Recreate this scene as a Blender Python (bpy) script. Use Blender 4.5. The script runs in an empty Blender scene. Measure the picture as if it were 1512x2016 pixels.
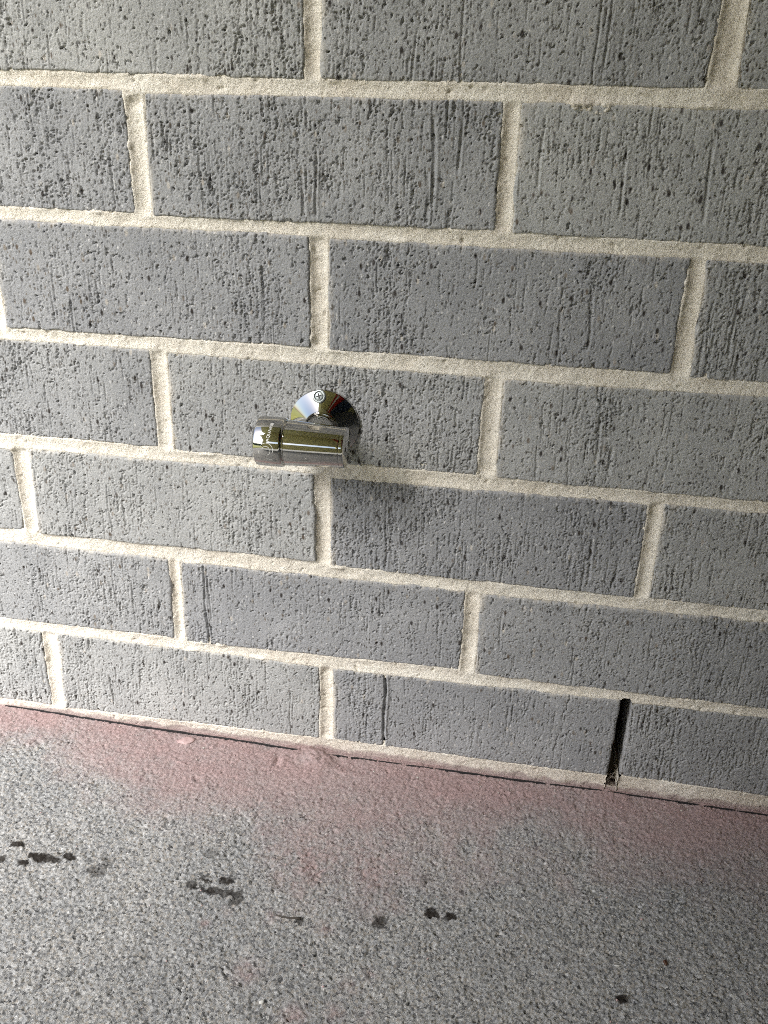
import bpy, math, random
import numpy as np
from mathutils import Matrix, Vector

S = bpy.context.scene
COL = S.collection
MM = 0.001

# ------------------------------------------------------------------ camera
cam_d = bpy.data.cameras.new("camera")
cam = bpy.data.objects.new("camera", cam_d)
COL.objects.link(cam)
YAW, PITCH, ROLL = -0.165123, -0.477823, 0.018633
cy, sy, cp, sp = math.cos(YAW), math.sin(YAW), math.cos(PITCH), math.sin(PITCH)
fwd = Vector((sy * cp, cy * cp, sp))
r0 = Vector((cy, -sy, 0))
u0 = r0.cross(fwd)
right = math.cos(ROLL) * r0 + math.sin(ROLL) * u0
up = -math.sin(ROLL) * r0 + math.cos(ROLL) * u0
R = Matrix((right, up, -fwd)).transposed().to_4x4()
cam.matrix_world = Matrix.Translation(Vector((0.153907, -0.641700, 0.571674))) @ R
cam_d.sensor_width = 36.0
cam_d.sensor_fit = 'AUTO'
cam_d.lens = 1949.24 / 2016 * 36.0
cam_d.clip_start = 0.01
cam_d.clip_end = 300
S.camera = cam

# ------------------------------------------------------------------ sky and sun (bright overcast, from the left)
AZ, EL = math.radians(57.5), math.radians(43)             # azimuth from the wall's plane towards the room, elevation
SUN_AZ = Vector((-math.cos(AZ) * math.cos(EL), -math.sin(AZ) * math.cos(EL), math.sin(EL)))   # towards the sun
SUN_STRENGTH = 2.0
SUN_ANGLE = 28.0
SKY_STRENGTH = 0.06
EXPOSURE = 2.16
elev = math.asin(SUN_AZ.z)
world = bpy.data.worlds.new("World")
S.world = world
world.use_nodes = True
wn, wl = world.node_tree.nodes, world.node_tree.links
sky = wn.new('ShaderNodeTexSky')
sky.sky_type = 'NISHITA'
sky.sun_disc = False
sky.sun_elevation = elev
sky.sun_rotation = math.atan2(SUN_AZ.x, SUN_AZ.y)
sky.dust_density = 2.0
sky.air_density = 1.0
bg = wn['Background']
bg.inputs['Strength'].default_value = SKY_STRENGTH
wl.new(sky.outputs[0], bg.inputs['Color'])
sun_d = bpy.data.lights.new("sun", 'SUN')
sun_d.energy = SUN_STRENGTH
sun_d.angle = math.radians(SUN_ANGLE)
sun_d.color = (1.0, 0.995, 0.985)
sun = bpy.data.objects.new("sun", sun_d)
COL.objects.link(sun)
sun.location = SUN_AZ * 8
sun.rotation_euler = SUN_AZ.to_track_quat('Z', 'Y').to_euler()
S.view_settings.view_transform = 'Standard'
S.view_settings.look = 'None'
S.view_settings.gamma = 1
S.view_settings.use_curve_mapping = False
S.view_settings.exposure = EXPOSURE
S.cycles.use_denoising = False
S.cycles.filter_width = 0.95

# ------------------------------------------------------------------ helpers
rng = np.random.default_rng(7)
random.seed(5)


def noise(shape, step, sx, sz, seed):
    """smooth random field, unit deviation; sx, sz are the blur radii in mm along columns and rows"""
    g = np.random.default_rng(seed)
    n0, n1 = shape
    w = g.standard_normal((n0, n1))
    f0 = np.fft.fftfreq(n0)[:, None] * 2 * math.pi * sz / step
    f1 = np.fft.rfftfreq(n1)[None, :] * 2 * math.pi * sx / step
    q = np.fft.irfft2(np.fft.rfft2(w) * np.exp(-(f0 ** 2 + f1 ** 2) / 2), s=shape)
    return (q / q.std()).astype(np.float32)


def sstep(a, b, x):
    t = np.clip((x - a) / (b - a), 0, 1)
    return t * t * (3 - 2 * t)


def grid_mesh(name, co, keep=None, smooth=True, attrs=None):
    """co: (n0, n1, 3) in metres -> quads; keep: bool per cell"""
    n0, n1, _ = co.shape
    idx = np.arange(n0 * n1, dtype=np.int32).reshape(n0, n1)
    q = np.stack([idx[:-1, :-1], idx[:-1, 1:], idx[1:, 1:], idx[1:, :-1]], -1).reshape(-1, 4)
    if keep is not None:
        q = q[keep.reshape(-1)]
        used = np.zeros(n0 * n1, bool)
        used[q.reshape(-1)] = True
        remap = np.cumsum(used) - 1
        q = remap[q].astype(np.int32)
        v = co.reshape(-1, 3)[used]
    else:
        used = None
        v = co.reshape(-1, 3)
    me = bpy.data.meshes.new(name)
    me.vertices.add(len(v))
    me.vertices.foreach_set("co", np.ascontiguousarray(v, np.float32).reshape(-1))
    me.loops.add(q.size)
    me.loops.foreach_set("vertex_index", np.ascontiguousarray(q).reshape(-1))
    me.polygons.add(len(q))
    me.polygons.foreach_set("loop_start", np.arange(0, q.size, 4, dtype=np.int32))
    me.polygons.foreach_set("loop_total", np.full(len(q), 4, np.int32))
    me.polygons.foreach_set("use_smooth", np.full(len(q), smooth, bool))
    me.update()
    me.validate()
    for k, a in (attrs or {}).items():
        a = a.reshape(n0 * n1, -1)
        if used is not None:
            a = a[used]
        if a.shape[1] == 1:
            at = me.attributes.new(k, 'FLOAT', 'POINT')
            at.data.foreach_set("value", np.ascontiguousarray(a, np.float32).reshape(-1))
        else:
            at = me.attributes.new(k, 'FLOAT_VECTOR', 'POINT')
            at.data.foreach_set("vector", np.ascontiguousarray(a, np.float32).reshape(-1))
    return me


def link(name, me, m=None, parent=None):
    o = bpy.data.objects.new(name, me)
    COL.objects.link(o)
    if m is not None:
        me.materials.append(m)
    if parent is not None:
        o.parent = parent
    return o


def thing(name, label, cat, loc=(0, 0, 0), group=None):
    o = bpy.data.objects.new(name, None)
    COL.objects.link(o)
    o.location = loc
    o.empty_display_size = 0.05
    o['label'] = label
    o['category'] = cat
    if group:
        o['group'] = group
    return o


def pymesh(name, verts, faces, smooth=False):
    me = bpy.data.meshes.new(name)
    me.from_pydata([tuple(v) for v in verts], [], faces)
    me.update()
    if smooth:
        me.polygons.foreach_set("use_smooth", np.ones(len(me.polygons), bool))
    return me


def box_mesh(name, lo, hi):
    x0, y0, z0 = lo
    x1, y1, z1 = hi
    v = [(x0, y0, z0), (x1, y0, z0), (x1, y1, z0), (x0, y1, z0), (x0, y0, z1), (x1, y0, z1), (x1, y1, z1), (x0, y1, z1)]
    f = [(0, 3, 2, 1), (4, 5, 6, 7), (0, 1, 5, 4), (1, 2, 6, 5), (2, 3, 7, 6), (3, 0, 4, 7)]
    return pymesh(name, v, f)


def lathe_mesh(name, prof, M, n=72, sharp=30):
    """prof: (axial, radius) in mm; M maps local z axis to place (metres)"""
    vs, fs = [], []
    rings = []
    for a, r in prof:
        if r < 1e-6:
            rings.append([len(vs)])
            vs.append(M @ Vector((0, 0, a * MM)))
        else:
            rings.append(list(range(len(vs), len(vs) + n)))
            for k in range(n):
                t = 2 * math.pi * k / n
                vs.append(M @ Vector((r * MM * math.cos(t), r * MM * math.sin(t), a * MM)))
    for A, B in zip(rings[:-1], rings[1:]):
        for k in range(n):
            k2 = (k + 1) % n
            if len(A) == 1 and len(B) == 1:
                continue
            if len(A) == 1:
                fs.append((A[0], B[k], B[k2]))
            elif len(B) == 1:
                fs.append((A[k], B[0], A[k2]))
            else:
                fs.append((A[k], B[k], B[k2], A[k2]))
    me = pymesh(name, vs, fs, True)
    me.set_sharp_from_angle(angle=math.radians(sharp))
    return me


def axis_frame(origin, direction):
    d = Vector(direction).normalized()
    q = d.to_track_quat('Z', 'Y')
    return Matrix.Translation(Vector(origin)) @ q.to_matrix().to_4x4()


# ------------------------------------------------------------------ materials
def new_mat(name, rough=0.8):
    m = bpy.data.materials.new(name)
    m.use_nodes = True
    nt = m.node_tree
    b = nt.nodes['Principled BSDF']
    b.inputs['Roughness'].default_value = rough
    return m, nt.nodes, nt.links, b


def tex_noise(n, l, scale, detail=4, rough=0.6, vec=None):
    t = n.new('ShaderNodeTexNoise')
    t.inputs['Scale'].default_value = scale
    t.inputs['Detail'].default_value = detail
    t.inputs['Roughness'].default_value = rough
    if vec is not None:
        l.new(vec, t.inputs['Vector'])
    return t


def ramp(n, l, src, stops):
    r = n.new('ShaderNodeValToRGB')
    el = r.color_ramp.elements
    while len(el) < len(stops):
        el.new(0.5)
    for e, (p, c) in zip(el, stops):
        e.position = p
        e.color = (*c, 1) if len(c) == 3 else c
    l.new(src, r.inputs[0])
    return r


def mixc(n, l, fac, a, b, mode='MIX'):
    m = n.new('ShaderNodeMix')
    m.data_type = 'RGBA'
    m.blend_type = mode
    for s, v in ((m.inputs[0], fac), (m.inputs[6], a), (m.inputs[7], b)):
        if hasattr(v, 'links'):
            l.new(v, s)
        elif isinstance(v, (int, float)):
            s.default_value = v
        else:
            s.default_value = (*v, 1)
    return m.outputs[2]


def attr(n, name):
    a = n.new('ShaderNodeAttribute')
    a.attribute_name = name
    return a


def bump(n, l, b, h, strength, dist):
    bm = n.new('ShaderNodeBump')
    bm.inputs['Strength'].default_value = strength
    bm.inputs['Distance'].default_value = dist
    l.new(h, bm.inputs['Height'])
    l.new(bm.outputs[0], b.inputs['Normal'])


# brick: grey wire-cut clay, faint tone differences, dark specks standing in for shaded pits, rusty and pale grit
M_BRICK, n, l, b = new_mat("grey_brick", 0.82)
geo = n.new('ShaderNodeNewGeometry')
pos = geo.outputs['Position']
big = tex_noise(n, l, 18, 3, 0.5, pos)
base = ramp(n, l, big.outputs[0], [(0.3, (0.288, 0.291, 0.293)), (0.7, (0.372, 0.373, 0.369))])
info = n.new('ShaderNodeObjectInfo')
tone = ramp(n, l, info.outputs['Random'], [(0.0, (0.86, 0.86, 0.885)), (1.0, (1.10, 1.095, 1.07))])
c1 = mixc(n, l, 1.0, base.outputs[0], tone.outputs[0], 'MULTIPLY')
fine = tex_noise(n, l, 1100, 3, 0.75, pos)
f1 = ramp(n, l, fine.outputs[0], [(0.33, (0.70, 0.69, 0.68)), (0.5, (1, 1, 1)), (0.70, (1.22, 1.22, 1.22))])
c2 = mixc(n, l, 1.0, c1, f1.outputs[0], 'MULTIPLY')
smap = n.new('ShaderNodeMapping')
smap.inputs['Scale'].default_value = (1, 1, 0.5)
l.new(pos, smap.inputs[0])
grit = n.new('ShaderNodeTexVoronoi')
grit.inputs['Scale'].default_value = 210
l.new(smap.outputs[0], grit.inputs['Vector'])
gs = n.new('ShaderNodeSeparateColor')
l.new(grit.outputs['Color'], gs.inputs[0])
gm = ramp(n, l, grit.outputs['Distance'], [(0.16, (1, 1, 1)), (0.30, (0, 0, 0))])
gsel = ramp(n, l, gs.outputs[0], [(0.74, (0, 0, 0)), (0.76, (1, 1, 1))])
gf = n.new('ShaderNodeMath')
gf.operation = 'MULTIPLY'
l.new(gm.outputs[0], gf.inputs[0])
l.new(gsel.outputs[0], gf.inputs[1])
gcol = ramp(n, l, gs.outputs[1], [(0.0, (0.03, 0.025, 0.022)), (0.55, (0.055, 0.045, 0.038)), (0.8, (0.10, 0.075, 0.055)), (0.97, (0.45, 0.42, 0.38))])
c3 = mixc(n, l, gf.outputs[0], c2, gcol.outputs[0])
pit_specks = n.new('ShaderNodeTexVoronoi')
pit_specks.inputs['Scale'].default_value = 520
l.new(smap.outputs[0], pit_specks.inputs['Vector'])
gs2 = n.new('ShaderNodeSeparateColor')
l.new(pit_specks.outputs['Color'], gs2.inputs[0])
clus = tex_noise(n, l, 60, 3, 0.6, pos)
thr = n.new('ShaderNodeMath')
thr.operation = 'MULTIPLY_ADD'
l.new(clus.outputs[0], thr.inputs[0])
thr.inputs[1].default_value = 1.2
thr.inputs[2].default_value = -0.30
sel2 = n.new('ShaderNodeMath')
sel2.operation = 'LESS_THAN'
l.new(gs2.outputs[0], sel2.inputs[0])
l.new(thr.outputs[0], sel2.inputs[1])
gm2 = ramp(n, l, pit_specks.outputs['Distance'], [(0.20, (1, 1, 1)), (0.42, (0, 0, 0))])
gf2 = n.new('ShaderNodeMath')
gf2.operation = 'MULTIPLY'
l.new(gm2.outputs[0], gf2.inputs[0])
l.new(sel2.outputs[0], gf2.inputs[1])
gcol2 = ramp(n, l, gs2.outputs[1], [(0.0, (0.07, 0.065, 0.06)), (0.5, (0.12, 0.11, 0.10)), (0.75, (0.15, 0.13, 0.11)), (0.80, (0.40, 0.39, 0.38)), (1.0, (0.52, 0.51, 0.50))])
c3 = mixc(n, l, gf2.outputs[0], c3, gcol2.outputs[0])
chalk = attr(n, "chalk")
c4 = mixc(n, l, chalk.outputs['Fac'], c3, (0.50, 0.46, 0.40))
l.new(c4, b.inputs['Base Color'])
bump(n, l, b, fine.outputs[0], 0.7, 0.0008)

# mortar: cream sandy lime mortar
M_MORTAR, n, l, b = new_mat("cream_mortar", 0.92)
pos = n.new('ShaderNodeNewGeometry').outputs['Position']
big = tex_noise(n, l, 30, 3, 0.6, pos)
base = ramp(n, l, big.outputs[0], [(0.3, (0.72, 0.655, 0.56)), (0.7, (0.83, 0.785, 0.70))])
sand = tex_noise(n, l, 1150, 3, 0.75, pos)
s1 = ramp(n, l, sand.outputs[0], [(0.34, (0.52, 0.48, 0.42)), (0.46, (0.95, 0.95, 0.94)), (0.68, (1.2, 1.2, 1.2))])
c = mixc(n, l, 1.0, base.outputs[0], s1.outputs[0], 'MULTIPLY')
pk = attr(n, "pink")
c = mixc(n, l, pk.outputs['Fac'], c, (0.40, 0.32, 0.295))
l.new(c, b.inputs['Base Color'])
bump(n, l, b, sand.outputs[0], 0.9, 0.0012)

M_CORE, n, l, b = new_mat("dark_cavity_block", 0.95)
b.inputs['Base Color'].default_value = (0.06, 0.055, 0.05, 1)

# broad brickwork beyond what the camera sees
M_FARBRICK, n, l, b = new_mat("grey_brickwork", 0.85)
tc = n.new('ShaderNodeTexCoord')
mp = n.new('ShaderNodeMapping')
mp.inputs['Rotation'].default_value = (math.radians(-90), 0, 0)
l.new(tc.outputs['Object'], mp.inputs[0])
bt = n.new('ShaderNodeTexBrick')
bt.inputs['Scale'].default_value = 1.0
bt.inputs['Brick Width'].default_value = 0.24
bt.inputs['Row Height'].default_value = 0.086
bt.inputs['Mortar Size'].default_value = 0.006
bt.inputs['Color1'].default_value = (0.24, 0.24, 0.245, 1)
bt.inputs['Color2'].default_value = (0.28, 0.275, 0.27, 1)
bt.inputs['Mortar'].default_value = (0.6, 0.54, 0.44, 1)
l.new(mp.outputs[0], bt.inputs['Vector'])
l.new(bt.outputs['Color'], b.inputs['Base Color'])

# concrete: exposed sandy grains, red dust against the wall, damp spots
M_CONC, n, l, b = new_mat("sandy_concrete", 0.88)
pos = n.new('ShaderNodeNewGeometry').outputs['Position']
gc = attr(n, "grain")
sep = n.new('ShaderNodeSeparateXYZ')
l.new(gc.outputs['Vector'], sep.inputs[0])
gv = n.new('ShaderNodeTexVoronoi')
gv.inputs['Scale'].default_value = 640
l.new(pos, gv.inputs['Vector'])
gvs = n.new('ShaderNodeSeparateColor')
l.new(gv.outputs['Color'], gvs.inputs[0])
gcol = ramp(n, l, gvs.outputs[0], [(0.0, (0.10, 0.10, 0.102)), (0.12, (0.21, 0.21, 0.212)), (0.35, (0.315, 0.315, 0.314)),
                                   (0.62, (0.39, 0.388, 0.383)), (0.82, (0.31, 0.285, 0.255)), (0.93, (0.415, 0.412, 0.405)), (1.0, (0.52, 0.515, 0.505))])
big = tex_noise(n, l, 12, 4, 0.6, pos)
bgr = ramp(n, l, big.outputs[0], [(0.3, (0.86, 0.87, 0.88)), (0.7, (1.08, 1.07, 1.05))])
c = mixc(n, l, 1.0, gcol.outputs[0], bgr.outputs[0], 'MULTIPLY')
fn = tex_noise(n, l, 1400, 2, 0.7, pos)
f1 = ramp(n, l, fn.outputs[0], [(0.3, (0.72, 0.72, 0.72)), (0.7, (1.2, 1.2, 1.2))])
c = mixc(n, l, 1.0, c, f1.outputs[0], 'MULTIPLY')
ds = tex_noise(n, l, 500, 3, 0.6, pos)
dcol = ramp(n, l, ds.outputs[0], [(0.3, (0.25, 0.168, 0.16)), (0.7, (0.43, 0.31, 0.30))])
c = mixc(n, l, sep.outputs[1], c, dcol.outputs[0])
c = mixc(n, l, sep.outputs[2], c, (0.018, 0.014, 0.011))
l.new(c, b.inputs['Base Color'])
b.inputs['Specular IOR Level'].default_value = 0.12
rg = n.new('ShaderNodeMapRange')
rg.inputs[3].default_value = 0.9
rg.inputs[4].default_value = 0.72
l.new(sep.outputs[2], rg.inputs[0])
l.new(rg.outputs[0], b.inputs['Roughness'])
bump(n, l, b, fn.outputs[0], 0.9, 0.0010)

M_CHROME, n, l, b = new_mat("polished_chrome", 0.07)
b.inputs['Metallic'].default_value = 1
b.inputs['Base Color'].default_value = (0.49, 0.48, 0.455, 1)
pos = n.new('ShaderNodeTexCoord').outputs['Object']
t = tex_noise(n, l, 260, 2, 0.5, pos)
r_ = ramp(n, l, t.outputs[0], [(0.35, (0.03, 0.03, 0.03)), (0.7, (0.08, 0.08, 0.08))])
l.new(r_.outputs[0], b.inputs['Roughness'])

M_ZINC, n, l, b = new_mat("zinc_screw", 0.5)
b.inputs['Metallic'].default_value = 0.85
b.inputs['Base Color'].default_value = (0.40, 0.43, 0.42, 1)
M_DARKMETAL, n, l, b = new_mat("dark_recess", 0.6)
b.inputs['Metallic'].default_value = 0.5
b.inputs['Base Color'].default_value = (0.03, 0.03, 0.03, 1)
M_ENGRAVE, n, l, b = new_mat("pale_etching", 0.6)
b.inputs['Base Color'].default_value = (0.75, 0.74, 0.70, 1)
M_FILM, n, l, b = new_mat("black_plastic_film", 0.6)
b.inputs['Base Color'].default_value = (0.012, 0.012, 0.013, 1)
M_STRAW, n, l, b = new_mat("dry_straw", 0.9)
b.inputs['Base Color'].default_value = (0.22, 0.19, 0.15, 1)
M_TWIG, n, l, b = new_mat("dark_twig", 0.9)
b.inputs['Base Color'].default_value = (0.05, 0.042, 0.034, 1)
M_PEB, n, l, b = new_mat("pink_stone", 0.8)
tp = tex_noise(n, l, 300, 3, 0.6, n.new('ShaderNodeNewGeometry').outputs['Position'])
rp = ramp(n, l, tp.outputs[0], [(0.3, (0.29, 0.19, 0.18)), (0.7, (0.46, 0.34, 0.33))])
l.new(rp.outputs[0], b.inputs['Base Color'])
M_WHITE, n, l, b = new_mat("white_stone", 0.7)
b.inputs['Base Color'].default_value = (0.50, 0.49, 0.46, 1)
M_GRIT, n, l, b = new_mat("grey_grit", 0.9)
b.inputs['Base Color'].default_value = (0.36, 0.34, 0.31, 1)
M_SEED, n, l, b = new_mat("brown_seed", 0.5)
b.inputs['Base Color'].default_value = (0.07, 0.03, 0.015, 1)
M_CEIL, n, l, b = new_mat("yellow_ceiling_paint", 0.7)
b.inputs['Base Color'].default_value = (0.62, 0.60, 0.46, 1)
M_BLOCKER, n, l, b = new_mat("olive_yellow_paint", 0.6)
b.inputs['Base Color'].default_value = (0.62, 0.58, 0.27, 1)
M_NAVY, n, l, b = new_mat("navy_paint", 0.6)
b.inputs['Base Color'].default_value = (0.06, 0.08, 0.14, 1)
M_RED, n, l, b = new_mat("red_paint", 0.6)
b.inputs['Base Color'].default_value = (0.45, 0.02, 0.02, 1)
M_CREAM, n, l, b = new_mat("white_board_paint", 0.6)
b.inputs['Base Color'].default_value = (0.85, 0.85, 0.83, 1)
M_SIDE, n, l, b = new_mat("dark_side_wall", 0.8)
b.inputs['Base Color'].default_value = (0.06, 0.058, 0.055, 1)
M_LAWN, n, l, b = new_mat("lawn", 0.95)
tl = tex_noise(n, l, 3, 6, 0.7)
rl = ramp(n, l, tl.outputs[0], [(0.3, (0.05, 0.075, 0.018)), (0.7, (0.10, 0.12, 0.035))])
l.new(rl.outputs[0], b.inputs['Base Color'])
M_DRYLAWN, n, l, b = new_mat("reflected_dry_lawn", 0.95)
tl = tex_noise(n, l, 5, 6, 0.7)
rl = ramp(n, l, tl.outputs[0], [(0.3, (0.20, 0.21, 0.05)), (0.7, (0.34, 0.33, 0.09))])
l.new(rl.outputs[0], b.inputs['Base Color'])
M_HEDGE, n, l, b = new_mat("hedge_leaves", 0.9)
tl = tex_noise(n, l, 14, 6, 0.7)
rl = ramp(n, l, tl.outputs[0], [(0.35, (0.02, 0.03, 0.012)), (0.7, (0.07, 0.10, 0.03))])
l.new(rl.outputs[0], b.inputs['Base Color'])


# ------------------------------------------------------------------ ground sheet
def ground_z(x):                              # slab falls slightly to the right; mm
    return -0.11 - 0.00845 * np.clip(x, -600, 800)


def axis(segs):
    out = []
    for a, b_, st in segs:
        k = max(1, int(round((b_ - a) / st)))
        out.append(np.linspace(a, b_, k, endpoint=False))
    out.append(np.array([segs[-1][1]], float))
    return np.concatenate(out)


GS = 0.95
gx = axis([(-60000, -6000, 6000), (-6000, -600, 300), (-600, -330, 6), (-330, 390, GS), (390, 660, 6), (660, 6000, 300), (6000, 60000, 6000)])
gy = axis([(-80000, -8000, 6000), (-8000, -800, 300), (-800, -320, 6), (-320, 26, GS)])
X, Y = np.meshgrid(gx, gy)
sh = X.shape
inx = (X > -331) & (X < 391) & (Y > -321)
dz = np.zeros(sh)
# jittered grain cells
CELL = 1.4
g2 = np.random.default_rng(31)
NT = 1024
jx, jy = g2.random((NT, NT)), g2.random((NT, NT))
jt = g2.random((NT, NT))
jh = g2.random((NT, NT))
cx, cyy = np.floor(X / CELL), np.floor(Y / CELL)
best = np.full(sh, 9e9)
tone_g = np.zeros(sh)
hgt = np.zeros(sh)
for dx in (-1, 0, 1):
    for dy in (-1, 0, 1):
        ix, iy = (cx + dx).astype(np.int64), (cyy + dy).astype(np.int64)
        a, b_ = ix % NT, iy % NT
        px, py = (ix + jx[a, b_]) * CELL, (iy + jy[a, b_]) * CELL
        d = (X - px) ** 2 + (Y - py) ** 2
        m = d < best
        best = np.where(m, d, best)
        tone_g = np.where(m, jt[a, b_], tone_g)
        hgt = np.where(m, jh[a, b_], hgt)
fd = np.sqrt(best)
grain_h = (0.25 + 0.75 * hgt) * 1.5 * (1 - np.clip(fd / 1.12, 0, 1) ** 2) - 0.7
n_s = noise(sh, GS, 1.1, 1.1, 41)
n_m = noise(sh, GS, 5, 5, 42)
n_l = noise(sh, GS, 22, 22, 43)
pits = sstep(1.7, 2.2, noise(sh, GS, 0.8, 0.8, 44)) * 1.4
# red dust: thick near the wall, fading out along an uneven front
fx = np.array([-400, -268, -170, -97, -34, 15, 60, 103, 199, 275, 351, 420])
fy = np.array([42, 48, 72, 98, 124, 134, 126, 112, 102, 98, 94, 92])
front = np.interp(X, fx, fy)
dist = -Y
dust = 1 - sstep(0.15, 1.30, dist / front + 0.09 * n_m + 0.11 * n_l)
dust = dust * np.clip(0.95 + 0.07 * noise(sh, GS, 9, 6, 46), 0.4, 1.05)
dust = np.where(inx, np.clip(dust, 0, 1), 0)
blot = [(-0.7, -221.8, 8, .45), (36.7, -246.3, 8, .4), (78.6, -208.3, 5, .35), (67, -218.3, 6, .45), (59.6, -238.3, 6, .4), (3.9, -176.2, 6, .4),
        (40.4, -176.8, 6, .4), (-32.4, -178.1, 4, .5), (-42.1, -190, 3, .55), (79, -236.3, 5, .4), (18, -150, 18, .25),
        (15, -128, 22, .45), (62, -124, 20, .3)]
patch = np.zeros(sh)
for x0, y0, r, k in blot:
    patch = np.maximum(patch, k * np.exp(-(((X - x0) ** 2 + (Y - y0) ** 2) / (r * r)) ** 0.9) * (1 + 0.35 * n_m + .3 * n_s))
dust_c = np.clip(1.0 * dust * (0.90 + 0.16 * n_s * (1.15 - dust) + 0.05 * n_m - 0.30 * (0.5 - hgt) * (1.2 - dust)) + np.clip(patch, 0, 1), 0, 0.95)
# damp and oily spots
spots = [(-203.4, -148.5, 6.5, 4, .95), (-181.5, -156.8, 10, 5, 1), (-190, -164, 6, 4, .9), (-172, -157, 7, 4, .9), (-160.6, -152.6, 5.5, 4, 1),
         (-169, -150.5, 2.5, 2, .8), (-208, -163.5, 4, 4, .8), (-136.5, -161.6, 10, 6, .55), (-132, -153.8, 6, 9, .4), (-136, -147, 4, 4, .3),
         (-58.5, -128.7, 7, 5, .42), (-76, -126.9, 6, 4, .28), (-52.5, -152.1, 8, 4, .92), (-40.9, -151.2, 8, 4, .92), (-62, -160.5, 8, 4.5, .78),
         (-46.6, -161.6, 10, 4, .85), (-35, -162.3, 8, 4, .85), (-26.8, -165.6, 5, 8, .75), (77, -165.3, 6, 6, .72), (111.6, -150.5, 6, 5, 1),
         (125.4, -151.3, 5, 4, .95), (102.9, -121.2, 4, 5, .4), (241.4, -194.9, 5.5, 4.2, 1), (-150, -176, 3, 3, .3), (-115, -196, 3, 4, .3),
         (180, -150, 3, 3, .35), (205, -172, 4, 2, .35), (22, -176, 3, 2.5, .8)]
wet = np.zeros(sh)
for x0, y0, rx, ry, k in spots:
    q = ((X - x0) / (0.9 * rx)) ** 2 + ((Y - y0) / (0.9 * ry)) ** 2
    wet = np.maximum(wet, k * (1 - sstep(0.72, 1.12, q + 0.40 * n_s + 0.12 * n_m)))
wet_c = np.clip(1.12 * wet * (0.93 + 0.10 * n_s), 0, 0.97)
dz += 1.2 * grain_h * (1 - 0.38 * dust) + 0.16 * n_s + 0.22 * n_m * dust + 0.22 * n_l - pits * (1 - 0.35 * dust) - 1.1 * sstep(1.5, 2.1, n_m + 0.8 * n_s)
# lumps of dust against the wall and a dent beside them
for x0, y0, r, h in [(-7, -9, 12, 4.6), (5, -20, 10, 1.3), (-31, -17, 5, 1.8), (-22, -8, 6, 1.2), (-121, -12, 9, 0.5)]:
    dz += h * np.exp(-((X - x0) ** 2 + (Y - y0) ** 2) / (r * r)) * (1 + 0.12 * n_s)
for x0, y0, rx, ry, h in [(-37, -19.5, 2.2, 7, 2.4), (16, -13, 3, 3, 1.2), (-14, -22, 5, 3, .8)]:
    dz -= h * np.exp(-((X - x0) / rx) ** 2 - ((Y - y0) / ry) ** 2)
dz = np.where(inx, dz, 0)
Z = ground_z(X) + dz
grain_t = np.clip(tone_g + 0.05 * n_s, 0, 1)
co = np.stack([X, Y, Z], -1) * MM
me = grid_mesh("ground", co, attrs={"grain": np.stack([grain_t, dust_c, wet_c], -1)})
ground = link("ground", me, M_CONC)
ground['kind'] = 'structure'

# ------------------------------------------------------------------ the brick wall
wall = thing("brick_wall", "grey wire-cut brick wall with cream mortar joints rising from the concrete floor", "wall")
# measured brick ends, mm: course, joint -> left brick's right end (top x,z; bottom x,z), right brick's left end
PJ = {
    (1, -240): ((-246.9, 88.3), (-248.3, 10.0), (-233.0, 88.6), (-236.9, 8.9)),
    (1, 0): ((-3.6, 87.1), (-4.6, 12.2), (7.0, 86.5), (6.9, 13.1)),
    (1, 240): ((237.0, 89.0), (235.6, 11.6), (245.6, 88.6), (245.0, 13.9)),
    (2, -120): ((-126.0, 174.3), (-126.8, 98.8), (-116.8, 173.0), (-118.3, 96.4)),
    (2, 120): ((111.0, 173.4), (110.2, 99.9), (122.3, 172.5), (121.6, 98.0)),
    (3, -240): ((-246.1, 259.0), (-245.3, 187.0), (-231.6, 259.9), (-234.2, 185.7)),
    (3, 0): ((-6.2, 261.0), (-5.0, 186.5), (6.0, 258.6), (6.1, 183.4)),
    (3, 240): ((235.1, 260.3), (234.9, 182.7), (245.3, 261.4), (245.2, 183.9)),
    (4, -120): ((-124.8, 347.0), (-125.0, 271.0), (-112.8, 345.8), (-113.3, 268.9)),
    (4, 120): ((114.8, 344.9), (113.7, 270.8), (126.9, 344.0), (126.7, 270.5)),
    (5, -240): ((-245.0, 432.5), (-245.0, 356.5), (-233.5, 432.8), (-233.0, 355.4)),
    (5, 0): ((-6.1, 432.9), (-6.0, 356.9), (6.2, 432.2), (5.4, 355.9)),
    (5, 240): ((236.9, 432.0), (235.3, 356.4), (247.0, 431.6), (248.0, 354.7)),
    (6, -120): ((-125.5, 518.2), (-125.7, 441.3), (-113.1, 516.5), (-114.0, 440.3)),
    (6, 120): ((115.3, 518.8), (114.4, 442.4), (125.0, 518.8), (125.4, 441.4)),
    (7, 0): ((-6.5, 604.0), (-7.5, 526.8), (4.0, 604.0), (3.0, 527.5)),
    (7, 240): ((234.0, 604.5), (230.5, 528.6), (246.4, 604.5), (247.0, 529.1)),
}


def joint(c, x):
    if (c, x) in PJ:
        return PJ[(c, x)]
    zb = 11.5 + 86 * (c - 1) - 0.001 * x
    return ((x - 6, zb + 77), (x - 6, zb), (x + 6, zb + 77), (x + 6, zb))


bricks = []                                   # (course, corners tl, bl, tr, br, visible)
for c in range(1, 9):
    xs = [-480, -240, 0, 240, 480] if c % 2 else [-600, -360, -120, 120, 360, 600]
    for xa, xb in zip(xs[:-1], xs[1:]):
        ja, jb = joint(c, xa), joint(c, xb)
        tl, bl, tr, br = ja[2], ja[3], jb[0], jb[1]
        if c == 8:
            vis = False
        else:
            vis = tl[0] < 375 and tr[0] > -310
        bricks.append((c, tl, bl, tr, br, vis))

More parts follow.
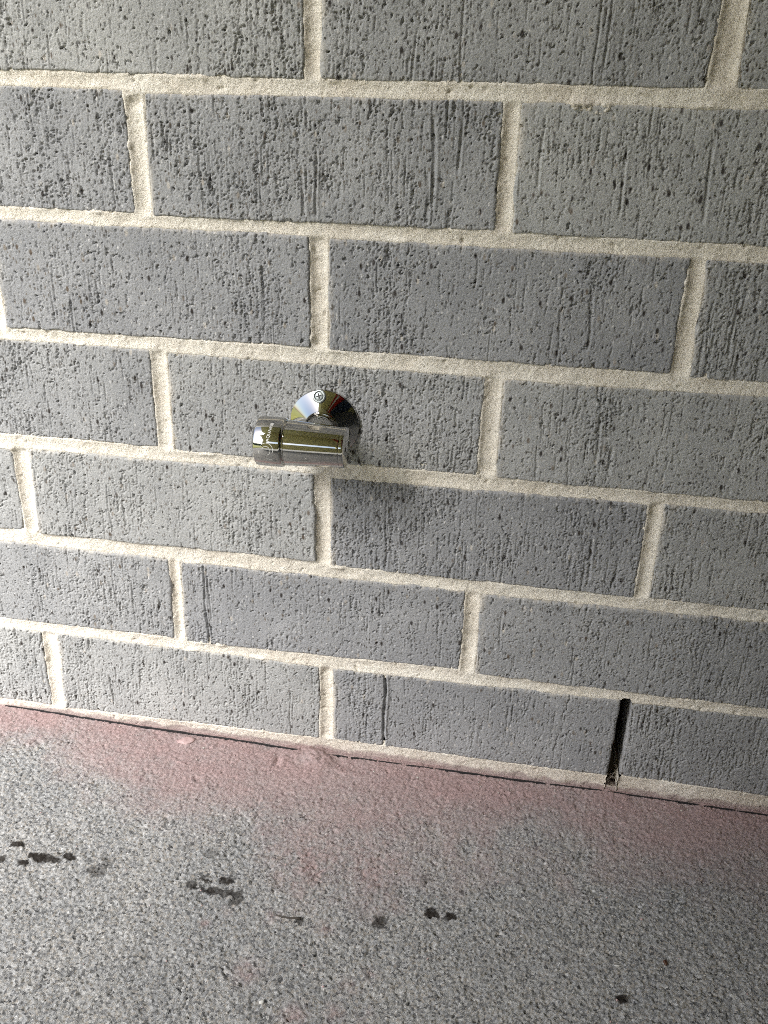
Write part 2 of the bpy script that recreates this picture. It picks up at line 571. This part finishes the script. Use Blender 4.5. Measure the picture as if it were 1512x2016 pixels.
FEATURES = {                                  # long deep drag marks: course, x, z from, z to, width, depth (mm)
    (1, 50.4, 8, 92, 2.0, 3.2), (2, -98.0, 96, 172, 1.4, 1.9), (2, -94.0, 120, 160, 1.0, 1.0), (3, 49.0, 190, 245, 1.2, 1.2),
    (6, 74.0, 455, 508, 2.0, 1.8), (6, 70.5, 445, 475, 2.0, 1.6), (6, 90.0, 478, 507, 1.6, 1.4), (6, -1.0, 446, 488, 1.5, 1.5),
    (6, -10.0, 446, 474, 2.0, 1.5), (7, 88.0, 530, 600, 1.2, 1.0), (7, 166.0, 530, 600, 1.1, 1.0), (7, 172.0, 530, 600, 1.2, 1.1),
    (7, 60.0, 530, 552, 1.2, 1.1), (5, -180.0, 356, 380, 1.1, 1.0), (5, 180.0, 372, 402, 1.6, 1.2), (4, 195.0, 290, 322, 1.5, 1.3),
    (3, 200.0, 196, 228, 1.6, 1.3), (2, 140.0, 130, 160, 1.2, 0.8), (4, 205.0, 282, 300, 1.8, 1.4), (3, -170.0, 196, 236, 1.0, 0.9),
    (2, -160.0, 110, 150, 0.9, 0.9), (2, -175.0, 120, 168, 0.9, 0.9), (1, -190.0, 20, 50, 1.2, 1.1), (1, -30.0, 14, 60, 1.0, 0.9),
    (6, 190.0, 455, 495, 1.6, 1.3), (6, 140.0, 470, 510, 1.3, 1.1), (6, 240.0, 455, 500, 1.5, 1.2), (5, 270.0, 370, 410, 1.3, 1.0),
}
BS = 0.6


def brick_part(i, spec):
    c, tl, bl, tr, br, vis = spec
    st = BS if vis else 6.0
    wv = np.arange(int(round((tr[0] - tl[0]) / st)) + 1)
    hv = np.arange(int(round((tl[1] - bl[1]) / st)) + 1)
    n0, n1 = len(hv), len(wv)
    u, v = np.meshgrid(np.linspace(0, 1, n1), np.linspace(0, 1, n0))
    X = (bl[0] * (1 - v) + tl[0] * v) * (1 - u) + (br[0] * (1 - v) + tr[0] * v) * u
    Z = (bl[1] * (1 - u) + br[1] * u) * (1 - v) + (tl[1] * (1 - u) + tr[1] * u) * v
    s = 1000 + i * 40
    g = np.random.default_rng(s)
    sh = X.shape
    D = np.zeros(sh, np.float32)              # depth into the wall, mm (positive = recessed)
    chalk = np.zeros(sh, np.float32)
    if vis:
        N = lambda sx, sz, k: noise(sh, st, sx, sz, s + k)
        rough_zone = sstep(-0.6, 1.4, N(13, 18, 1))
        D += 0.22 * N(30, 30, 2) + 0.09 * N(4, 7, 3)
        # faint combing from the cutting wire
        D += 0.07 * N(0.5, 12, 4) * (0.3 + rough_zone)
        # torn gouges: thin, vertical, steep sided, ragged
        rag = N(0.34, 0.38, 6)
        gq = N(0.60, 3.6, 5) + 0.75 * rag
        D += (0.50 + 0.65 * rough_zone) * sstep(2.08, 2.35, gq + 0.60 * rough_zone)
        g2q = N(0.75, 1.5, 7) + 0.80 * N(0.34, 0.36, 8)
        D += 1.15 * sstep(2.45, 2.7, g2q + 0.55 * rough_zone)
        # pits where grit has pulled out, fine pricks, hairline scratches
        D += 1.8 * sstep(2.6, 2.85, N(0.85, 0.8, 9) + 0.55 * rag + 0.15 * rough_zone)
        D += (0.35 + 0.30 * rough_zone) * sstep(1.50, 1.85, N(0.40, 0.55, 13))
        D += 0.75 * sstep(1.90, 2.2, N(0.36, 7, 15) + 0.45 * N(0.34, 1.2, 16) + 0.3 * rough_zone)
        # crumbs standing proud, fine tooth
        D -= 0.22 * sstep(1.9, 2.3, N(0.45, 0.5, 14))
        D += (0.03 + 0.045 * rough_zone) * N(0.34, 0.36, 10)
        # lips of clay pushed up beside the marks
        D -= 0.15 * sstep(2.0, 2.4, np.roll(gq, 3, 1) + 0.45 * rough_zone)
        for (fc, fx0, z0, z1, wd, dp) in FEATURES:
            if fc == c:
                xx = X - fx0 - 0.5 * np.sin(Z * 0.11 + fx0) - 0.25 * N(3, 9, 11)
                env = sstep(z0 - 3, z0 + 3, Z) * (1 - sstep(z1 - 3, z1 + 3, Z))
                D += dp * env * np.exp(-(xx / (wd * 0.55)) ** 4) * (1 + 0.25 * N(1, 3, 12))
                D -= 0.30 * dp * env * np.exp(-((xx - wd * 1.25) / (wd * 0.5)) ** 2)
    # rounded, slightly chipped arrises
    W = tr[0] - tl[0]
    Hh = tl[1] - bl[1]
    ex = np.minimum(u, 1 - u) * W
    ez = np.minimum(v, 1 - v) * Hh
    rad = 1.8
    if vis:
        chip = np.clip(noise(sh, st, 1.8, 1.8, s + 20) - 1.2, 0, 2)
        ex = ex - 0.8 * chip - 0.25
        ez = ez - 0.8 * chip
        # rounded corners
    qx, qz = np.clip(rad - ex, 0, None), np.clip(rad - ez, 0, None)
    e = np.minimum(np.sqrt(qx ** 2 + qz ** 2), rad + 1.2)
    D += np.where(e < rad, rad - np.sqrt(np.clip(rad ** 2 - e ** 2, 0, None)), rad + (e - rad) * 1.5) * 0.85
    if vis:
        # thin mortar smear left on the brick's edges by the trowel
        near = np.exp(-np.minimum(u * W, 99) / 2.2) * 0.9 + np.exp(-(1 - v) * Hh / 1.6) * 0.55 + np.exp(-v * Hh / 1.2) * 0.3
        chalk = np.clip(near * (0.55 + 0.55 * noise(sh, st, 1.0, 5, s + 21)), 0, 0.8)
        if c == 1 and 240 < tl[0] < 250:
            chalk *= 0.12
        wob = noise(sh, st, 5, 5, s + 22) * 0.35
        rim = np.exp(-np.minimum(ex, ez) / 3)
        X = X + wob * rim
        Z = Z + noise(sh, st, 5, 5, s + 23) * 0.35 * rim
        tilt = g.normal(0, 0.35), g.normal(0, 0.25)
        D = D + tilt[0] * (u - .5) + tilt[1] * (v - .5) + g.normal(0, 0.25)
    co = np.stack([X, D, Z], -1)
    if vis:
        mid = (bl[1] + tl[1]) / 2
        lim0, lim1 = -300 + mid * 0.175 - 30, 365 - mid * 0.19 + 30
        xm = X[n0 // 2]
        ks = (xm > lim0) & (xm < lim1)
        ks[::12] = True
        ks[-1] = True
        if c == 7:
            kr = Z[:, n1 // 2] < 592
            kr[::12] = True
            kr[-1] = True
        else:
            kr = np.ones(n0, bool)
        co, chalk = co[kr][:, ks], chalk[kr][:, ks]
        n0, n1 = chalk.shape
    # skirt: carry the rim back into the wall
    full = np.empty((n0 + 2, n1 + 2, 3))
    full[1:-1, 1:-1] = co
    full[0, 1:-1], full[-1, 1:-1] = co[0], co[-1]
    full[1:-1, 0], full[1:-1, -1] = co[:, 0], co[:, -1]
    full[0, 0], full[0, -1], full[-1, 0], full[-1, -1] = co[0, 0], co[0, -1], co[-1, 0], co[-1, -1]
    for sl in (np.s_[0, :], np.s_[-1, :], np.s_[:, 0], np.s_[:, -1]):
        full[sl][..., 1] = 55.0
    ch = np.zeros(full.shape[:2])
    ch[1:-1, 1:-1] = chalk
    ctr = np.array([(bl[0] + tr[0]) / 2, 0, (bl[1] + tr[1]) / 2])
    me = grid_mesh("brick", (full - ctr) * MM, attrs={"chalk": ch})
    o = link("brick", me, M_BRICK, wall)
    o.location = Vector(ctr * MM)
    return o


for i, spec in enumerate(bricks):
    brick_part(i, spec)

# ---- mortar
mx = axis([(-480, -315, 5), (-315, 378, 0.9), (378, 480, 5)])
mz = axis([(-14, 590, 0.9), (590, 695, 5)])
X, Z = np.meshgrid(mx, mz)
sh = X.shape
sdf = np.full(sh, 99.0)
inrow = np.full(sh, -99.0)                    # how far inside a course (between its bricks' top and bottom lines)
lowedge = np.full(sh, 99.0)                   # distance above the top of the brick below
for c, tl, bl, tr, br, vis in bricks:
    v = np.clip((Z - bl[1]) / (tl[1] - bl[1]), 0, 1)
    u = np.clip((X - bl[0]) / (br[0] - bl[0]), 0, 1)
    xl, xr = bl[0] * (1 - v) + tl[0] * v, br[0] * (1 - v) + tr[0] * v
    zb, zt = bl[1] * (1 - u) + br[1] * u, tl[1] * (1 - u) + tr[1] * u
    dxx, dzz = np.maximum(xl - X, X - xr), np.maximum(zb - Z, Z - zt)
    d = np.where((dxx > 0) & (dzz > 0), np.hypot(dxx, dzz), np.maximum(dxx, dzz))
    sdf = np.minimum(sdf, d)
    w = (X > xl - 12) & (X < xr + 12)
    inrow = np.where(w, np.maximum(inrow, -dzz), inrow)
n_s = noise(sh, 0.9, 0.6, 0.6, 501) * 0.8 + 0.8 * np.clip(noise(sh, 0.9, 0.7, 0.7, 509) - 1.2, 0, 1.5)
n_m = noise(sh, 1.0, 3.5, 3.5, 502)
n_l = noise(sh, 1.0, 14, 8, 503)
vert = sstep(-1.0, 4.0, inrow)
conc = 1 - (1 - np.clip(sdf / 5.5, 0, 1)) ** 2
depth = (0.7 + 0.30 * n_l) + conc * (0.6 + 2.0 * vert) + 0.17 * n_s + 0.22 * n_m
depth += np.clip(noise(sh, 1.0, 1.2, 1.2, 504) - 1.9, 0, 1.5) * 1.3
# under the bricks: sit just behind the arris, but smear over it here and there
smear = np.clip(noise(sh, 1.0, 5, 2.0, 505) - 1.25, 0, 1.5)
over = -0.9 * smear * (sdf > -3.2)
depth = np.where(sdf < 0, np.minimum(2.2, depth + 0.9 * np.clip(-sdf, 0, 2)), depth)
depth = depth + over * sstep(-3.4, -1.5, sdf) * sstep(3.0, 0.5, sdf)
for x0, z0, r in [(163, 516, 5), (170, 514, 4), (176, 516.5, 3.5), (157, 518, 3.5), (-123, 515, 3), (-118, 516, 3)]:
    depth -= 2.4 * np.exp(-((X - x0) ** 2 + (Z - z0) ** 2) / (r * r)) * (0.9 + 0.4 * n_s)
# the bottom bed spreads towards the slab
base_bed = sstep(14, 4, Z)
depth -= base_bed * (0.5 + 0.5 * n_m)
# weep hole: open perpend and the gap in the bed below it
gap_l, gap_r = 236.6 - 0.018 * (88 - Z), 244.8 - 0.010 * (88 - Z)
top_arch = 90.5 - np.clip(np.abs(X - 241) - 1.5, 0, 9) ** 2 * 0.45 + 0.5 * n_m
mgn = np.where(Z > 13, 2.6, 0.2)
hole = (X > gap_l - mgn + 0.4 * n_m) & (X < gap_r + mgn + 0.4 * n_m) & (Z < top_arch) & (Z > 2.5)
pinkm = np.clip(sstep(4.2, 1.2, Z - ground_z(X) - 0.8 + 0.9 * n_m + 0.6 * n_s) * 0.9 + (0.22 + 0.10 * n_m) * sstep(15, 5, Z), 0, 1)
pinkm = np.maximum(pinkm, 0)
cc = lambda a: 0.25 * (a[:-1, :-1] + a[1:, :-1] + a[:-1, 1:] + a[1:, 1:])
keep = (cc(sdf) > -5.0) & ~(hole[:-1, :-1] | hole[1:, 1:])
me = grid_mesh("mortar", np.stack([X, depth, Z], -1) * MM, keep, attrs={"pink": pinkm})
link("mortar", me, M_MORTAR, wall)
# cut ends of the bottom bed either side of the weep hole
for xa, sg in ((235.2, 1), (243.6, -1)):
    uu, vv = np.meshgrid(np.linspace(0, 1, 14), np.linspace(-6, 13.5, 22))
    nn = noise(uu.shape, 1, 1.5, 1.5, int(xa))
    co = np.stack([xa + sg * (0.5 + 0.35 * nn - 1.2 * (1 - uu) ** 3), -0.4 + uu * 50 + 0 * vv, vv], -1)
    link("mortar", grid_mesh("mortar", co * MM), M_MORTAR, wall)
link("cavity_block", box_mesh("cavity_block", (-0.48, 0.058, -0.05), (0.48, 0.20, 0.69)), M_CORE, wall)
# brickwork carried on beyond the modelled bricks
link("upper_brickwork", box_mesh("upper_brickwork", (-1.7, 0.0035, 0.694), (2.3, 0.20, 2.62)), M_FARBRICK, wall)
link("side_brickwork", box_mesh("side_brickwork", (-1.7, 0.0035, -0.05), (-0.4825, 0.20, 0.6915)), M_FARBRICK, wall)
link("side_brickwork", box_mesh("side_brickwork", (0.4825, 0.0035, -0.05), (2.3, 0.20, 0.6915)), M_FARBRICK, wall)

# black film edge showing between wall and slab
strip = [(-315, 0.6), (-299.8, 0.3), (-250.7, -0.6), (-201.6, -2.2), (-154.2, -2.9), (-108.1, -3.1), (-71.5, -3.3), (-34.8, -4.4), (5.3, -5.1),
         (27.1, -4.2), (55.6, -4.4), (105.2, -3.8), (145.5, -3.7), (156.1, -4.0), (235.0, -2.6), (279.7, -2.9), (363.6, -4.3), (385, -4.6)]
sxp = np.array([q[0] for q in strip], float)
syp = np.array([q[1] for q in strip], float)
vs, fs = [], []
g = np.random.default_rng(77)
x = -312.0
while x < 382:
    L = g.uniform(14, 110)
    x1 = min(x + L, 382)
    if not (-66 < x < 2 and g.random() < 0.6):
        xs_ = np.linspace(x, x1, max(3, int(L / 4)))
        b0 = len(vs)
        hgt0 = g.uniform(0.25, 0.8) + (0.25 if x < -110 else 0)
        for k, xx in enumerate(xs_):
            yy = np.interp(xx, sxp, syp) + g.normal(0, 0.12)
            zz = float(ground_z(xx)) + 0.35
            tp = zz + hgt0 * (0.25 if k in (0, len(xs_) - 1) else g.uniform(0.75, 1.15))
            wd = 0.25 + 0.22 * g.random()
            for (ay, az) in ((-wd, zz - 1.5), (-wd, tp), (wd, tp + 0.1), (wd, zz - 1.5)):
                vs.append((xx * MM, (yy + ay) * MM, az * MM))
        for k in range(len(xs_) - 1):
            for j in range(3):
                a = b0 + k * 4 + j
                fs.append((a, a + 4, a + 5, a + 1))
        fs.append((b0, b0 + 1, b0 + 2, b0 + 3))
        e = b0 + (len(xs_) - 1) * 4
        fs.append((e + 3, e + 2, e + 1, e))
    x = x1 + (g.uniform(0.3, 4) if x > -110 else g.uniform(0, 0.8))
link("damp_proof_film", pymesh("damp_proof_film", vs, fs), M_FILM, wall)

# ------------------------------------------------------------------ the tap
TX, TZ = 3.0, 302.0
tap = thing("wall_tap", "chrome vandal-proof tap with round flange screwed to the grey brick wall", "tap", (TX * MM, 0, TZ * MM))
MF = axis_frame((0, 0, 0), (0, -1, 0))        # axis out of the wall
link("flange", lathe_mesh("flange", [(-2.5, 25), (0.8, 25.2), (1.6, 25.0), (2.1, 24.4), (9.8, 12.6), (10.4, 12.2), (10.4, 11.4), (9.2, 11.0), (9.2, 9)], MF, 128), M_CHROME, tap)
link("stem", lathe_mesh("stem", [(6, 10.4), (13, 10.4), (14, 10.8), (18, 10.8), (19, 10.4), (36, 10.4), (40, 8), (40, 0)], MF, 96), M_CHROME, tap)
AY = -40.0
MB = axis_frame((0, AY * MM, 0), (1, 0, 0))   # body axis along the wall
link("body", lathe_mesh("body", [(-18.5, 0), (-18.5, 14.6), (-16.9, 14.7), (-16.3, 15.5), (-14, 15.5), (20.4, 13.9), (20.9, 13.7), (20.9, 0)], MB, 128), M_CHROME, tap)
link("outlet_collar", lathe_mesh("outlet_collar", [(-26, 0), (-26, 13.5), (-36.6, 13.8), (-37.0, 15.6), (-36.5, 16.6), (-35.6, 17.0), (-19.4, 16.9), (-18.4, 16.5), (-17.7, 15.7), (-17.5, 12)], MB, 128), M_CHROME, tap)
cap = link("end_cap", lathe_mesh("end_cap", [(20.7, 12), (20.95, 13.6), (21.2, 14.0), (23.2, 13.95), (23.9, 13.6), (24.3, 12.9), (24.5, 0)], MB, 128), M_CHROME, tap)
for hy, hz in ((-4.6, 0.5), (4.6, 0.8)):
    mh = axis_frame((24.1 * MM, (AY + hy) * MM, hz * MM), (1, 0, 0))
    link("pin_hole", lathe_mesh("pin_hole", [(0, 1.6), (0.50, 1.6), (0.55, 1.35), (0.5, 0)], mh, 24), M_DARKMETAL, cap)
# screw through the flange
SN = Vector((-0.06, -0.90, 0.42)).normalized()
sp0 = Vector((-2.8, -4.4, 21.6)) * MM
MS = axis_frame(sp0, SN)
scr = link("screw", lathe_mesh("screw", [(-4, 3.2), (-0.5, 3.2), (-0.5, 4.6), (0.3, 4.8), (1.0, 4.7), (1.5, 4.1), (1.55, 3.5), (0.9, 3.2), (0.2, 3.0), (0.2, 2.75), (1.2, 2.6), (1.4, 2.1), (1.45, 0)], MS, 48, 25), M_ZINC, tap)
vs, fs = [], []
for ang in (0.3, 0.3 + math.pi / 2):
    ca, sa = math.cos(ang), math.sin(ang)
    b0 = len(vs)
    zt = 1.50 + 0.03 * (len(vs) > 0)
    for (a, bb) in ((-1.9, -0.42), (1.9, -0.42), (1.9, 0.42), (-1.9, 0.42)):
        vs.append(MS @ (Vector((a * ca - bb * sa, a * sa + bb * ca, zt)) * MM))
    for (a, bb) in ((-1.9, -0.42), (1.9, -0.42), (1.9, 0.42), (-1.9, 0.42)):
        vs.append(MS @ (Vector((a * ca - bb * sa, a * sa + bb * ca, 0.9)) * MM))
    fs.append((b0, b0 + 1, b0 + 2, b0 + 3))
    for k in range(4):
        fs.append((b0 + k, b0 + 4 + k, b0 + 4 + (k + 1) % 4, b0 + (k + 1) % 4))
link("cross_recess", pymesh("cross_recess", vs, fs), M_DARKMETAL, scr)


# etched lettering and curl on the collar: flat shapes laid onto the cylinder
def on_collar(ax, ang, r=17.06):
    """ax: mm along the body axis; ang: angle on the cylinder, 0 towards the room, + up"""
    return Vector((ax, AY - r * math.cos(ang), r * math.sin(ang))) * MM


def etched(name, pts_list, w):
    vs, fs = [], []
    for pts in pts_list:
        b0 = len(vs)
        for k, p in enumerate(pts):
            a, c_ = Vector(pts[max(0, k - 1)]), Vector(pts[min(len(pts) - 1, k + 1)])
            d = (c_ - a).normalized()
            nrm = Vector((-d.y, d.x))
            for sg in (-1, 1):
                q = Vector(p) + nrm * w * 0.5 * sg
                vs.append(on_collar(q.x, q.y / 17.0))
        for k in range(len(pts) - 1):
            fs.append((b0 + 2 * k, b0 + 2 * k + 1, b0 + 2 * k + 3, b0 + 2 * k + 2))
    return pymesh(name, vs, fs)


def arc(cx, cy_, rx, ry, a0, a1, n=22):
    return [(cx + rx * math.cos(a0 + (a1 - a0) * k / n), cy_ + ry * math.sin(a0 + (a1 - a0) * k / n)) for k in range(n + 1)]


curl = [arc(-27.3, 1.0, 4.6, 4.6, 2.5, -0.5), arc(-27.5, 0.2, 2.9, 3.2, 2.7, -1.6), arc(-31.0, -1.0, 1.6, 1.4, 2.2, 4.0, 8),
        [(-27.8, -6.2), (-23.8, -6.2)]]
link("etched_emblem", etched("etched_emblem", curl, 0.26), M_ENGRAVE, tap)
tcv = bpy.data.curves.new("lettering", 'FONT')
tcv.body = "-AQUA/NB"
tcv.size = 3.0
tcv.space_character = 1.05
to = bpy.data.objects.new("lettering", tcv)
COL.objects.link(to)
dg = bpy.context.evaluated_depsgraph_get()
tm = bpy.data.meshes.new_from_object(to.evaluated_get(dg))
bpy.data.objects.remove(to)
tv = np.empty(len(tm.vertices) * 3, np.float32)
tm.vertices.foreach_get("co", tv)
tv = tv.reshape(-1, 3)
nv = [on_collar(-27.0 - (q[1] - 1.2) + 0.10 * q[0], (5.6 + q[0]) / 17.0) for q in tv]
link("etched_lettering", pymesh("etched_lettering", nv, [tuple(p.vertices) for p in tm.polygons]), M_ENGRAVE, tap)


# ------------------------------------------------------------------ small things on the floor
def blob(name, label, cat, x, y, sx, sy_, sz, m, seed, sink=0.3, rz=0.0, group=None):
    vs, fs = [], []
    g = np.random.default_rng(seed)
    nu, nv_ = 18, 10
    ph = g.uniform(0, 6, 6)
    for i in range(nv_ + 1):
        t = math.pi * i / nv_
        for k in range(nu):
            p = 2 * math.pi * k / nu
            d = Vector((math.sin(t) * math.cos(p), math.sin(t) * math.sin(p), math.cos(t)))
            f = 1 + 0.10 * math.sin(3 * d.x + ph[0]) + 0.09 * math.sin(4 * d.y + ph[1]) + 0.07 * math.sin(5 * d.z + ph[2] + 2 * d.x)
            q = Vector((d.x * sx * f, d.y * sy_ * f, (d.z + 1 - sink) * sz * f))
            vs.append(q * MM)
    for i in range(nv_):
        for k in range(nu):
            k2 = (k + 1) % nu
            fs.append((i * nu + k, (i + 1) * nu + k, (i + 1) * nu + k2, i * nu + k2))
    o = link(name, pymesh(name, vs, fs, True), m)
    o.location = (x * MM, y * MM, float(ground_z(x)) * MM)
    o.rotation_euler = (0, 0, rz)
    o['label'] = label
    o['category'] = cat
    if group:
        o['group'] = group
    return o


blob("pebble", "flat oval pink pebble lying in the red dust against the wall", "pebble", -120.5, -12.0, 7.4, 5.0, 1.0, M_PEB, 3, 0.75, 0.3)
blob("stone_chip", "small white stone chip on bare concrete below the twig", "stone chip", 13.7, -241.4, 1.6, 1.2, 0.9, M_WHITE, 5, 0.4, 0.4)
blob("stone_chip", "slim white stone chip lying flat beside the brown seed", "stone chip", 239.7, -169.7, 1.9, 0.7, 0.6, M_WHITE, 6, 0.3, 0.1)
blob("seed", "small reddish brown seed on the concrete at lower right", "seed", 271.9, -161.4, 1.3, 2.1, 1.0, M_SEED, 7, 0.2, 0.2)


def tube(path, rad, vs, fs, n=6):
    b0 = len(vs)
    for k, p in enumerate(path):
        d = (Vector(path[min(k + 1, len(path) - 1)]) - Vector(path[max(k - 1, 0)])).normalized()
        e1 = d.orthogonal().normalized()
        e2 = d.cross(e1)
        r = rad[k] if isinstance(rad, list) else rad
        for j in range(n):
            a = 2 * math.pi * j / n
            vs.append((Vector(p) + (e1 * math.cos(a) + e2 * math.sin(a)) * r) * MM)
    for k in range(len(path) - 1):
        for j in range(n):
            j2 = (j + 1) % n
            fs.append((b0 + k * n + j, b0 + k * n + j2, b0 + (k + 1) * n + j2, b0 + (k + 1) * n + j))
    fs.append(tuple(b0 + j for j in reversed(range(n))))
    fs.append(tuple(b0 + (len(path) - 1) * n + j for j in range(n)))


vs, fs = [], []
gz = float(ground_z(10))
tube([(5, -174.6, gz + 0.9), (9, -175.2, gz + 1.3), (14, -175.4, gz + 1.2), (19, -174.6, gz + 1.4), (22.5, -174.4, gz + 1.2)], [0.35, 0.6, 0.55, 0.8, 1.0], vs, fs, 8)
tw = link("twig", pymesh("twig", vs, fs, True), M_TWIG)
tw['label'] = "short dark twig lying on the bare concrete"
tw['category'] = "twig"
vs, fs = [], []
g = np.random.default_rng(12)
for k in range(18):
    p = Vector((g.uniform(236, 244), g.uniform(-1, 6), g.uniform(1, 12)))
    d = Vector((g.normal(0, 1), -abs(g.normal(0.3, .5)), g.normal(0.5, .8))).normalized()
    L = g.uniform(7, 17)
    bend = Vector((g.normal(0, 1), g.normal(0, .5), g.normal(0, 1))) * 0.08
    path = []
    for s_ in range(8):
        path.append(tuple(p))
        d = (d + bend).normalized()
        p = p + d * L / 7
        p.x = min(max(p.x, 231), 247)
        p.z = max(p.z, 0.5)
    tube(path, float(g.uniform(0.10, 0.20)), vs, fs, 5)
gr = link("dry_grass", pymesh("dry_grass", vs, fs, True), M_STRAW)
gr['label'] = "tangle of dry grass wisps caught at the foot of the open weep hole"
gr['category'] = "dry grass"

# loose grit and crumbs of mortar, thickest along the foot of the wall
g = np.random.default_rng(21)
vs, fs = [], []
for k in range(520):
    x = g.uniform(-300, 370)
    y = -5.5 - abs(g.normal(0, 9)) if k < 150 else g.uniform(-290, -6)
    r = g.uniform(0.3, 0.75) if k % 11 else g.uniform(0.7, 1.15)
    zc = float(ground_z(x)) + r * 0.5 - 0.1
    b0 = len(vs)
    for d in ((1, 0, 0), (0, 1, 0), (-1, 0, 0), (0, -1, 0), (0.1, 0.1, 0.8), (0, 0, -0.7)):
        vs.append(((x + d[0] * r * g.uniform(0.6, 1.3)) * MM, (y + d[1] * r * g.uniform(0.6, 1.3)) * MM, (zc + d[2] * r * g.uniform(0.7, 1.2)) * MM))
    for j in range(4):
        fs.append((b0 + j, b0 + (j + 1) % 4, b0 + 4))
        fs.append((b0 + (j + 1) % 4, b0 + j, b0 + 5))
gt = link("grit", pymesh("grit", vs, fs), M_PEB)
gt.data.materials.append(M_GRIT)
gt.data.polygons.foreach_set("material_index", np.repeat((g.random(520) < 0.6).astype(np.int32), 8))
gt['kind'] = 'stuff'

# ------------------------------------------------------------------ unseen covered patio around the wall, with parts added to shape light and reflections
BLOCKER_Y = -1.035
CEIL_X0, CEIL_X1, CEIL_Y, CEIL_Z = -1.15, 2.3, -1.45, 2.45
o = link("ceiling", box_mesh("ceiling", (CEIL_X0, CEIL_Y, CEIL_Z), (CEIL_X1, 0.0, CEIL_Z + 0.12)), M_CEIL)
o['kind'] = 'structure'
outline = [(-0.46, 0.12), (-0.47, 0.80), (-0.64, 1.05), (-0.74, 1.22), (-0.88, 1.36), (-0.80, 1.55), (-0.70, 1.75), (-0.70, 2.446), (-0.312, 2.446), (-0.312, 0.12)]  # unseen panel, added to block the sun; edge and slit shaped for the falloff
sv, sf = [], []
for poly in (outline, [(-0.31, 0.12), (-0.31, 0.55), (0.248, 0.55), (0.248, 0.12)], [(-0.31, 0.70), (-0.31, 2.446), (0.248, 2.446), (0.248, 0.70)],
             [(0.25, 0.12), (0.25, 2.446), (1.497, 2.446), (1.497, 0.12)]):
    ns, b0 = len(poly), len(sv)
    sv += [(x_, BLOCKER_Y, z_) for x_, z_ in poly] + [(x_, BLOCKER_Y - 0.04, z_) for x_, z_ in poly]
    sf += [tuple(b0 + k for k in range(ns)), tuple(b0 + k for k in reversed(range(ns, 2 * ns)))]
    sf += [(b0 + k, b0 + ns + k, b0 + ns + (k + 1) % ns, b0 + (k + 1) % ns) for k in range(ns)]
o = link("added_light_blocker", pymesh("added_light_blocker", sv, sf), M_BLOCKER)
o['kind'] = 'structure'
for xa_, xb_, m_ in ((0.36, 0.44, M_RED), (0.46, 0.54, M_CREAM), (0.56, 0.80, M_RED), (0.82, 1.45, M_NAVY)):
    link("added_reflection_board", box_mesh("added_reflection_board", (xa_, BLOCKER_Y + 0.003, 0.86), (xb_, BLOCKER_Y + 0.022, 2.4)), m_, o)  # unseen boards, added for coloured glints in the chrome
o = link("added_side_wall", box_mesh("added_side_wall", (1.5, CEIL_Y, -0.02), (1.62, -0.002, CEIL_Z - 0.003)), M_SIDE)  # unseen dark wall, added to keep light off the right side
o['kind'] = 'structure'
lx, ly = np.meshgrid(np.linspace(-60, 60, 40), np.linspace(-75, -4.6, 30))
lz = np.full(lx.shape, 0.02)
o = link("lawn", grid_mesh("lawn", np.stack([lx, ly, lz], -1)), M_LAWN)
o['kind'] = 'structure'
lx, ly = np.meshgrid(np.linspace(-60, -0.80, 60), np.linspace(-4.55, -0.02, 30))
o = link("lawn", grid_mesh("lawn", np.stack([lx, ly, np.full(lx.shape, 0.022)], -1)), M_DRYLAWN)  # unseen lawn strip, added so the flange reflects yellow
o['kind'] = 'structure'
hx = np.linspace(-22, 22, 180)
prof = [(-0.55, 0), (-0.62, 0.7), (-0.5, 1.35), (-0.2, 1.6), (0.2, 1.6), (0.5, 1.35), (0.62, 0.7), (0.55, 0)]
P = np.array([[(xx, -11 + a, 0.02 + b_) for a, b_ in prof] for xx in hx])
g = np.random.default_rng(9)
P += g.normal(0, 0.06, P.shape)
o = link("hedge", grid_mesh("hedge", P), M_HEDGE)
o['kind'] = 'structure'
